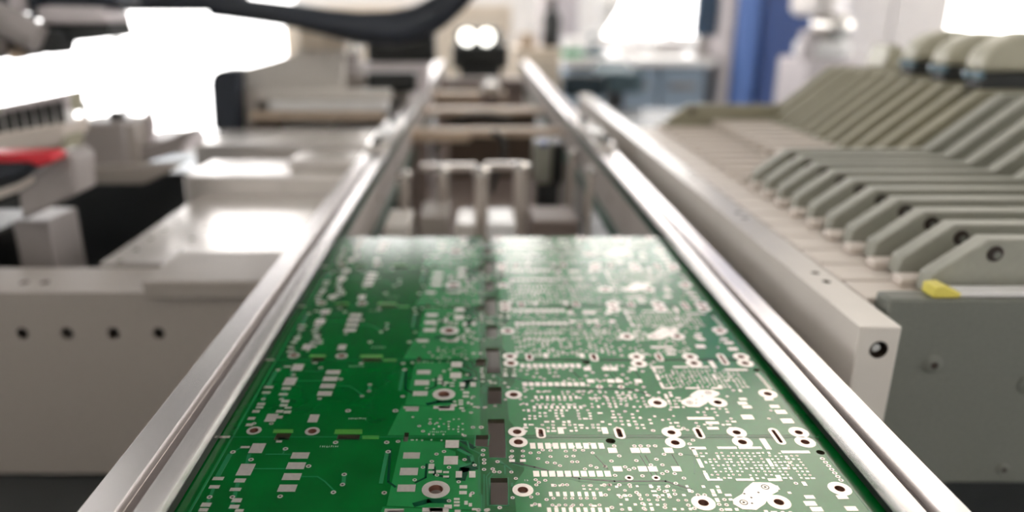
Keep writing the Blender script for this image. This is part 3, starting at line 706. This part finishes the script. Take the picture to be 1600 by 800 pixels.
# nozzle station at the far left
Yn = 0.60
t = thing('nozzle_station', (-0.40, Yn, -0.04), 'olive nozzle rack with a row of black and white nozzles at the left edge', 'nozzle rack')
build(MB().prism([q(-60,178,Yn), q(100,146,Yn), q(103,178,Yn), q(-60,232,Yn)], 'y', Yn+.012, Yn+.03), 'back_plate', 'olive', t, .001)
build(MB().prism([q(-60,215,Yn), q(110,188,Yn), q(112,206,Yn), q(100,226,Yn), q(-60,246,Yn)], 'y', Yn-.012, Yn+.03), 'rack_body', 'tape', t, .002)
for k in range(7):
    a, b = 16+k*15.5, 200-k*3.0
    x, z = q(a, b, Yn); y = Yn-.002
    n_ = build(MB().cyl((x, y, 0), 'z', [(z-.004, .0052), (z+.004, .0048), (z+.006, .003)], 14), 'nozzle', 'white', t)
    build(MB().cyl((x-.003, y-.006, 0), 'z', [(z-.006, .0028), (z+.012, .0028)], 10), 'nozzle_stem', 'black', n_)
    build(MB().cyl((x, y, 0), 'z', [(z+.006, .0028), (z+.013, .0028), (z+.015, .0040), (z+.018, .0040)], 12), 'nozzle_top', 'lav', n_)
build(MB().prism([q(30,232,Yn), q(110,202,Yn), q(112,232,Yn)], 'y', Yn-.008, Yn+.02), 'lower_gusset', 'olive', t, .001)
# red and black handle on its grey bracket
Yr = 0.50
t = thing('angle_bracket', (-0.36, Yr, -0.09), 'grey bracket under the red and black handle at the left edge', 'bracket')
build(MB().prism([q(26,290,Yr), q(60,264,Yr), q(100,236,Yr), q(116,248,Yr), q(118,304,Yr), q(34,345,Yr)], 'y', Yr, Yr+.03), 'bracket_body', 'grey', t, .002)
build(MB().prism([q(-80,292,Yr), q(60,262,Yr), q(60,270,Yr), q(26,290,Yr), q(26,330,Yr), q(-80,330,Yr)], 'y', Yr+.004, Yr+.03), 'bracket_web', 'dark', t, .002)
build(MB().prism([q(-80,322,Yr), q(28,286,Yr), q(52,274,Yr), q(54,284,Yr), q(28,300,Yr), q(-80,338,Yr)], 'y', Yr-.004, Yr+.002), 'cream_edge', 'tape', t, .001)
t = thing('pliers_handle', (-0.38, Yr, -0.02), 'red and black tool handle lying on the grey bracket', 'tool')
build(MB().prism([q(-80,234,Yr), q(0,232,Yr), q(100,231,Yr), q(106,238,Yr), q(104,246,Yr), q(84,253,Yr), q(72,246,Yr), q(-80,246,Yr)], 'y', Yr-.020, Yr), 'red_grip', 'red', t, .002)
build(MB().prism([q(-80,241,Yr), q(66,242,Yr), q(77,247,Yr), q(72,258,Yr), q(48,272,Yr), q(20,280,Yr), q(-80,290,Yr)], 'y', Yr-.014, Yr-.001), 'black_grip', 'navy', t, .003)
block('riser_block', 26, 84, 345, 424, 0.52, 0.04, 'grey', 'plain grey riser block standing in the dark recess', 'block', z0=ZB)
tag(build(MB().box(-.62, fx(22, 380, .54), .50, .60, ZB, fz(352, .54)), 'black_riser', 'black', None, .002), 'black block at the left edge beside the grey riser', 'block')
# grey block with its base and the channel beside it
Yg = 0.66
t = thing('slide_unit', (-0.33, Yg, -0.02), 'tall warm grey block with a flat base beside the dark recess', 'slide block')
build(MB().box(*fbox(116, 196, 192, 264, Yg, .05)), 'block_body', 'grey', t, .002)
build(MB().box(*fbox(196, 212, 194, 262, Yg+.006, .04)), 'side_cheek', 'beige', t, .002)
build(MB().prism([q(122,258,Yg), q(300,250,Yg), q(250,276,Yg), q(238,281,Yg), q(126,281,Yg)], 'y', Yg-.02, Yg+.0), 'base', 'beige', t, .002)
build(MB().box(*fbox(170, 188, 175, 192, Yg+.02, .01)), 'set_screw', 'dark', t, .001)
build(MB().box(*fbox(128, 133, 160, 193, Yg+.02, .005)), 'locating_pin', 'dark', t)
t = thing('chute', (-0.28, 0.70, -0.02), 'grey open chute sloping up to the right beside the warm grey block', 'chute')
Yc = 0.69
build(MB().prism([q(214,228,Yc), q(250,222,Yc), q(300,200,Yc), q(318,198,Yc), q(298,214,Yc), q(285,236,Yc), q(215,256,Yc)], 'y', Yc-.012, Yc+.0), 'front_cheek', 'grey', t, .001)
build(MB().prism([q(214,226,Yc), q(222,180,Yc), q(232,170,Yc), q(240,195,Yc), q(236,226,Yc)], 'y', Yc+.004, Yc+.008), 'side_fin', 'lav', t, .001)
build(MB().box(*fbox(214, 285, 218, 240, Yc, .06)), 'chute_floor', 'lav', t, .001)

# ================================================================== RIGHT: GUIDE BAR
t = thing('guide_bar', (0.160, 0.68, ZB), 'pale square guide bar with a screw in its end, right of the right rail', 'guide bar')
gb = build(MB().box(0.1515, 0.1680, 0.268, 1.12, -0.050, 0.0145), 'bar_body', ['beige_l', 'hole'], t, smooth=False)
hc = MB(); xs_, zs_ = fx(1373, 547, .268), fz(547, .268)
hc.cyl((xs_, .268, zs_), 'y', [(-.01, .0036), (.008, .0036)], 24)
for a in range(7):
    for o_ in (0, .012): hc.cyl((0.1615, .32+a*.11+o_, 0.0145), 'z', [(-.004, .0018), (.01, .0018)], 14)
cut_child(gb, hc)
md = gb.modifiers.new('bevel', 'BEVEL'); md.width = .0008; md.segments = 2; md.limit_method = 'ANGLE'
build(MB().cyl((xs_, .268, zs_), 'y', [(.0022, .0016), (.004, .0034), (.0078, .0034)], 24), 'end_screw', 'steel', t)
for y in (0.30, 0.70, 1.06): build(MB().box(0.1535, 0.166, y, y+.03, ZB, -0.05), 'support_leg', 'beige', t, .001)

# ================================================================== RIGHT: FEEDERS
PITCH = 0.0234; Y1 = 0.300
def slopepts(nose):
    top = [(0.3135, 0.0407), (0.3593, 0.0790), (0.42, 0.0790), (0.62, 0.0790)]
    if nose: left = [(0.1965, 0.0245), (0.2176, 0.0407)]
    else: left = [(0.233, 0.0170), (0.292, 0.0170), (0.2995, 0.0285)]
    return left + top
def feeder(nose, y, label, group, m='feeder'):
    t = thing('tape_feeder', (0.30, y, -0.04), label, 'feeder', group)
    pts = slopepts(nose)
    poly = [(0.62, -0.02), (0.235, -0.02), (0.2330, 0.0160)] + ([(0.1955, 0.0160)] if nose else []) + pts
    poly = [p for p in poly]
    build(MB().prism(poly, 'y', y, y+.0090), 'side_plate', m, t, .0007)
    build(MB().box(0.24, 0.61, y+.0092, y+PITCH-.0006, -0.02, 0.0105), 'body', 'feeder', t)
    # rear body behind the slope, lower than the plate's edge
    build(MB().prism([(0.33, 0.0105), (0.61, 0.0105), (0.61, 0.066), (0.37, 0.066), (0.33, 0.035)], 'y', y+.0092, y+PITCH-.0008), 'rear_body', m, t, .001)
    tg = build(MB().box(0.1690, 0.2325, y-.002, y+PITCH-.0040, 0.0040, 0.0150), 'tape_guide', 'tape', t, .0008)
    build(MB().box(0.1900, 0.2420, y+.0105, y+.0190, 0.0150, 0.0195), 'cover_tape_strip', 'tape', tg, .0010)
    build(MB().cyl((0.2130, y+.0145, 0.0152), 'z', [(0, .0030), (.0012, .0030), (.0018, .0018)], 16), 'sprocket', 'pin', tg)
    build(MB().box(0.2325, 0.2400, y, y+PITCH-.0040, -0.0200, 0.0150), 'guide_post', 'tape', t)
    if nose:
        build(MB().cyl((0.2215, y, 0.0345), 'y', [(-.0006, .0033), (-.0002, .0036), (.0003, .0036)], 20), 'pivot_hole', 'hole', t)
        build(MB().cyl((0.2222, y, 0.0340), 'y', [(-.0009, .0016), (.0, .0016)], 12), 'pivot_screw', 'panel', t)
    else:
        build(MB().box(0.2425, 0.305, y+.0094, y+.0205, 0.0105, 0.0260), 'top_cover', 'tape', t, .001)
    return t
ords = ['nearest', 'second', 'third', 'fourth', 'fifth', 'sixth', 'seventh', 'eighth', 'ninth', 'tenth']
f0 = None
for k in range(10):
    lb = ('%s grey green feeder with a raised sloping nose, counted from the camera' % ords[k]) if k else 'nearest grey green feeder, its sloping nose beside the yellow tab'
    if f0 is None: f0 = feeder(True, Y1, lb, 'feeders with raised noses')
    else:
        c = copy_tree(f0); c.location.y += PITCH*k; c['label'] = lb
ords2 = ['nearest'] + ords[1:]
g0 = None
for k in range(10):
    lb = '%s olive feeder without a nose, counted from the nosed ones backward' % (ords[k] if k else 'first')
    if g0 is None: g0 = feeder(False, Y1+PITCH*10, lb, 'feeders without noses', 'olive')
    else:
        c = copy_tree(g0); c.location.y += PITCH*k; c['label'] = lb
feeder(True, Y1+PITCH*20, 'last olive feeder at the far end, its full nose before the blue cabinet', None, 'olive')
# bank carrying the feeders
t = thing('feeder_bank', (0.42, 0.55, ZB), 'grey green feeder bank with a screwed front panel at the lower right', 'feeder bank')
build(MB().box(0.172, 0.64, 0.286, 0.2975, -0.0710, 0.0190), 'front_panel', 'panel', t, .0015)
build(MB().box(0.172, 0.64, 0.2977, 0.80, -0.0710, -0.0202), 'bank_body', 'panel', t, .001)
build(MB().box(0.190, 0.62, 0.33, 0.79, ZB, -0.0710), 'bank_foot', 'bed', t, .002)
for a, b in ((1457, 569), (1604, 601), (1566, 732)):
    rr = .0042 if b < 700 else .0028
    s_ = build(MB().cyl((fx(a, b, .286), .286, fz(b, .286)), 'y', [(-.0012, rr*.75), (-.0004, rr), (.001, rr)], 24), 'panel_screw', 'panel', t)
    build(MB().cyl((fx(a, b, .286), .2847, fz(b, .286)), 'y', [(-.0003, rr*.4), (.0008, rr*.4)], 6), 'screw_recess', 'hole', s_)
tag(build(MB().box(fx(1492,450,.29), 0.64, .2885, 0.2965, .0190, .0215), 'component_tape', 'white', None, .0006), 'white component tape lying along the top of the front panel', 'tape')
tag(build(MB().prism([(fx(1463,440,.287)+d, z) for d, z in ((0, .0192), (.0110, .0192), (.0120, .0212), (.005, .0245), (0, .0240))], 'y', .2868, .2960), 'tape_tab', 'yellow', None, .0008), 'small yellow tab on the white component tape', 'tab')

# reel covers standing on the feeders
for i, (a, Y, tp, lb) in enumerate(((1488, .66, 47, 'leftmost domed cream reel cover on top of the feeders'), (1545, .60, 51, 'middle domed cream reel cover on top of the feeders'), (1612, .54, 50, 'domed cream reel cover cut by the right edge of the photo'))):
    x = fx(a, 90, Y); zt = fz(tp, Y); r_ = .032; zb0 = .0792
    t = thing('reel_cover', (x, Y, zb0), lb, 'reel cover', 'reel covers on the feeders')
    poly = [(x-r_, zb0+.012)] + [(x-r_*math.cos(math.pi*k/20), zb0+.012+(zt-zb0-.012)*math.sin(math.pi*k/20)**.8) for k in range(1, 20)] + [(x+r_, zb0+.012)]
    build(MB().prism(poly, 'y', Y, Y+.024), 'dome', 'reel', t, .004, seg=3)
    build(MB().box(x-r_*.96, x+r_*.96, Y+.003, Y+.021, zb0, zb0+.012), 'foot', 'dark', t, .001)
    for dy in (.004, .016): build(MB().cyl((x-r_*.96, Y+dy, zb0+.0095), 'x', [(-.005, .0012), (-.0042, .0028), (-.002, .0034), (.001, .0028)], 18), 'glass_bead', 'bluelight', t)
tag(build(MB().prism([(fx(1345,100,.8), .0792), (fx(1410,100,.8), .0792), (fx(1365,70,.8), fz(66,.8)), (fx(1355,70,.8), fz(68,.8))], 'y', .755, .79), 'wedge_block', 'reel', None, .001), 'small beige wedge on the far feeders before the pale cabinet', 'wedge')

# ================================================================== BACKGROUND BEHIND THE LINE
Yb = 3.0
t = thing('blue_cabinet', (0.9, 3.1, FZ), 'tall blue cabinet behind the feeders', 'cabinet')
x0, x1 = fx(1192, 80, Yb), fx(1282, 80, Yb)
build(MB().box(x0, x1, Yb, Yb+.45, FZ, 1.5), 'cabinet_body', 'blue', t, .01)
xa = fx(1153, 80, Yb); build(MB().box(xa, x0-.002, Yb+.02, Yb+.43, FZ, 1.5), 'cabinet_lit_face', 'blue_lit', t, .03, seg=4)  # lit left face of the cabinet, its light put into a paler blue
build(MB().box(xa-.04, xa-.002, Yb+.05, Yb+.40, FZ, 1.5), 'cabinet_side_trim', 'lav', t, .008)
# bench with monitor, lamp, stool
t = thing('work_bench', (0.75, 3.3, FZ), 'pale blue grey work bench with a white top left of the blue cabinet', 'bench')
zb_ = fz(92, 3.05)
bx0, bx1 = fx(880, 95, 3.05), xa-.06
build(MB().box(bx0, bx1, 3.05, 3.75, zb_-.03, zb_), 'bench_top', 'white', t, .004)
wd = (bx1-bx0-.04)/3
for k in range(3):
    build(MB().box(bx0+.02+k*wd, bx0+.01+(k+1)*wd, 3.09, 3.70, FZ+.05, zb_-.03), 'bench_cabinet', 'cabgrey', t, .006)
    build(MB().box(bx0+.06+k*wd, bx0-.03+(k+1)*wd, 3.075, 3.09, zb_-.12, zb_-.10), 'drawer_handle', 'grey', t)
build(MB().box(bx0+.04, bx1-.04, 3.12, 3.68, FZ, FZ+.05), 'kick_board', 'dark', t)
t = thing('monitor', (1.05, 3.17, zb_), 'dark blue monitor standing at the right end of the bench', 'monitor')
e = fbox(1091, 1126, -60, 56, 3.15, .04); build(MB().box(*e), 'screen', 'screen', t, .006)
xm = (e[0]+e[1])/2; build(MB().box(xm-.02, xm+.02, 3.16, 3.18, zb_+.01, e[4]), 'stand', 'grey', t); build(MB().box(xm-.03, xm+.03, 3.10, 3.24, zb_, zb_+.012), 'base', 'grey', t, .003)
t = thing('desk_lamp', (0.47, 3.3, zb_), 'white bench lamp with a slanted arm before the window', 'lamp')
def W(a, b, Y): return (fx(a, b, Y), Y, fz(b, Y))
build(MB().tube([W(922, 72, 3.25), W(936, 50, 3.25), W(960, 12, 3.25), W(972, -20, 3.25)], .022, 12), 'arm', 'white', t)
build(MB().tube([W(934, 8, 3.2), W(950, 8, 3.2), W(965, 10, 3.2)], [.045, .055, .03], 18), 'lamp_head', 'white', t)
build(MB().tube([W(948, 20, 3.2), W(950, 24, 3.2)], [.03, .022], 14), 'lens_ring', 'teal', t)
build(MB().cyl(W(926, 92, 3.25)[:2]+(zb_,), 'z', [(0, .06), (.02, .055), (.03, .02), (.09, .02)], 20), 'lamp_base', 'teal', t)
for a, b, c_, d_, m, lb in ((968, 1006, 70, 88, 'white', 'white instrument box under the window, left of two'), (1020, 1070, 64, 88, 'white', 'white instrument box under the window, right of two')):
    x0_, x1_, y0_, y1_, z0_, z1_ = fbox(a, b, c_, d_, 3.40, .2)
    t = thing('instrument_box', ((x0_+x1_)/2, 3.5, zb_), lb, 'instrument'); build(MB().box(x0_, x1_, y0_, y1_, zb_, z1_), 'case', m, t, .006)
    build(MB().box(x0_+.02, x1_-.02, y0_-.004, y0_+.002, z1_-.020, z1_-.008), 'display', 'lav', t)
t = thing('tape_dispenser', (fx(893, 80, 3.2), 3.2, zb_), 'small green and white dispenser at the left end of the bench', 'dispenser')
x, y, z = W(893, 80, 3.2); build(MB().cyl((x, y, zb_), 'z', [(0, .05), (.02, .052), (.03, .04)], 20), 'base', 'green', t)
build(MB().cyl((x, y, zb_+.03), 'z', [(0, .038), (.04, .045), (.05, .03)], 20), 'bowl', 'white', t)
# chair in front of the bench
t = thing('office_chair', (0.28, 2.55, FZ), 'slate teal office chair before the bench', 'chair')
build(MB().box(*fbox(948, 1008, 116, 146, 2.5, .30)), 'seat', 'teal', t, .012)
build(MB().box(*fbox(878, 948, 117, 152, 2.45, .07)), 'backrest', 'dteal', t, .012)
build(MB().box(*fbox(944, 1004, 112, 124, 2.48, .30)), 'armrest', 'teal', t, .01)
e = fbox(948, 1008, 116, 146, 2.5, .30); xm = (e[0]+e[1])/2
build(MB().cyl((xm, 2.65, 0), 'z', [(FZ+.08, .025), (e[4], .025)], 16), 'gas_spring', 'dark', t)
for k in range(5):
    an = 2*math.pi*k/5; dx, dy = math.cos(an), math.sin(an)
    build(MB().tube([(xm, 2.65, FZ+.09), (xm+.11*dx, 2.65+.11*dy, FZ+.07), (xm+.19*dx, 2.65+.19*dy, FZ+.05)], [.025, .02, .015], 10), 'base_leg', 'dark', t)
    build(MB().cyl((xm+.19*dx-.012, 2.65+.19*dy, FZ+.028), 'x', [(0, .028), (.024, .028)], 16), 'caster', 'black', t)
t = thing('round_stool', (fx(957, 105, 2.95), 2.95, FZ), 'dark round stool between the chair and the bench', 'stool')
x, y, z = W(957, 96, 2.95); build(MB().cyl((x, y, 0), 'z', [(z-.05, .05), (z-.04, .065), (z-.01, .065), (z, .05)], 24), 'seat', 'dteal', t, .002)
build(MB().cyl((x, y, 0), 'z', [(FZ, .085), (FZ+.02, .08), (FZ+.03, .02), (z-.05, .02)], 20), 'pedestal', 'dark', t)
# cream cabinets behind the line's end
Yk = 4.2
t = thing('cream_cabinet', (0.1, 4.4, FZ), 'wide cream cabinet behind the far end of the rails', 'cabinet')
e = fbox(440, 800, -40, 60, Yk, .45); build(MB().box(e[0], e[1], Yk, Yk+.45, FZ, fz(8, Yk)), 'cabinet_body', 'cream', t, .008)
for a, b in ((452, 618), (624, 792)):
    d_ = build(MB().box(fx(a, 30, Yk), fx(b, 30, Yk), Yk-.02, Yk-.002, FZ+.08, fz(10, Yk)-.02), 'door', 'cream', t, .004)
    build(MB().box(fx((620 if a < 500 else 628)-6, 30, Yk), fx((620 if a < 500 else 628), 30, Yk), Yk-.035, Yk-.02, -.3, -.1), 'handle', 'grey', d_)
t = thing('cream_cabinet', (0.25, 2.86, FZ), 'low cream cabinet right of the far end of the right rail', 'cabinet')
e = fbox(802, 876, 75, 140, 2.72, .28); build(MB().box(e[0], e[1], 2.72, 3.0, FZ, e[5]), 'cabinet_body', 'cream', t, .006)
build(MB().box(e[0]+.02, e[1]-.02, 2.705, 2.718, FZ+.06, e[5]-.03), 'door', 'cream', t, .004)
zk = e[5]
tag(build(MB().box(*fbox(812, 836, 52, 74.6, 2.75, .12)), 'cardboard_box', 'tan', None, .004), 'small tan box on the low cream cabinet', 'box')
t = thing('bottle', (fx(861, 70, 2.8), 2.8, zk), 'dark bottle standing on the low cream cabinet', 'bottle')
x = fx(861, 60, 2.8); build(MB().cyl((x, 2.8, 0), 'z', [(zk, .032), (zk+.10, .032), (zk+.13, .014), (zk+.15, .014)], 20), 'bottle_body', 'black', t)
build(MB().cyl((x, 2.8, 0), 'z', [(zk+.15, .016), (zk+.17, .016)], 16), 'bottle_cap', 'brown', t)
t = thing('grey_locker', (0.55, 4.6, FZ), 'pale grey locker between the cream cabinets and the window', 'locker')
e = fbox(850, 905, -60, 60, 4.4, .4); build(MB().box(e[0], e[1], 4.4, 4.8, FZ, 0.9), 'locker_body', 'lav', t, .006)
build(MB().box(e[0]+.02, e[1]-.02, 4.388, 4.399, FZ+.05, 0.86), 'locker_door', 'lav', t, .003)
# white machine right of the blue cabinet
t = thing('white_dispenser', (1.25, 2.4, FZ), 'rounded white machine with a bright shiny knob right of the blue cabinet', 'machine')
Yw = 2.3
def prc(a0, a1, b0, b1, d, nm, m, bev): build(MB().box(*fbox(a0, a1, b0, b1, Yw, d)), nm, m, t, bev, seg=4)
prc(1278, 1320, -90, 26, .2, 'upper_body', 'pinkw', .03); prc(1276, 1336, 62, 96, .2, 'lower_body', 'white', .03)
build(MB().cyl(W(1309, 43, Yw), 'y', [(-.03, .02), (-.02, .036), (.02, .040), (.10, .040)], 24), 'knob', 'steel', t)
build(MB().box(*fbox(1286, 1330, 20, 64, Yw+.05, .1)), 'neck', 'white', t, .01)
e = fbox(1258, 1340, 94, 180, Yw, .24); build(MB().box(e[0], e[1], Yw, Yw+.24, FZ, e[5]), 'pedestal', 'lav', t, .01)
build(MB().box(*fbox(1256, 1282, 48, 96, Yw+.02, .05)), 'side_bracket', 'lav', t, .01)
# pale wall cabinet at the right
t = thing('pale_cabinet', (2.3, 4.3, FZ), 'tall pale pinkish cabinet behind the reels', 'cabinet')
e = fbox(1326, 1484, -60, 90, 3.6, .5); build(MB().box(e[0], e[1], 3.6, 4.1, FZ, 1.5), 'cabinet_body', 'pinkw', t, .01)
xm = fx(1390, 30, 3.6)
build(MB().box(e[0]+.01, xm-.004, 3.58, 3.598, FZ+.06, 1.46), 'door', 'pinkw', t, .004); build(MB().box(xm+.004, e[1]-.01, 3.58, 3.598, FZ+.06, 1.46), 'door', 'pinkw', t, .004)
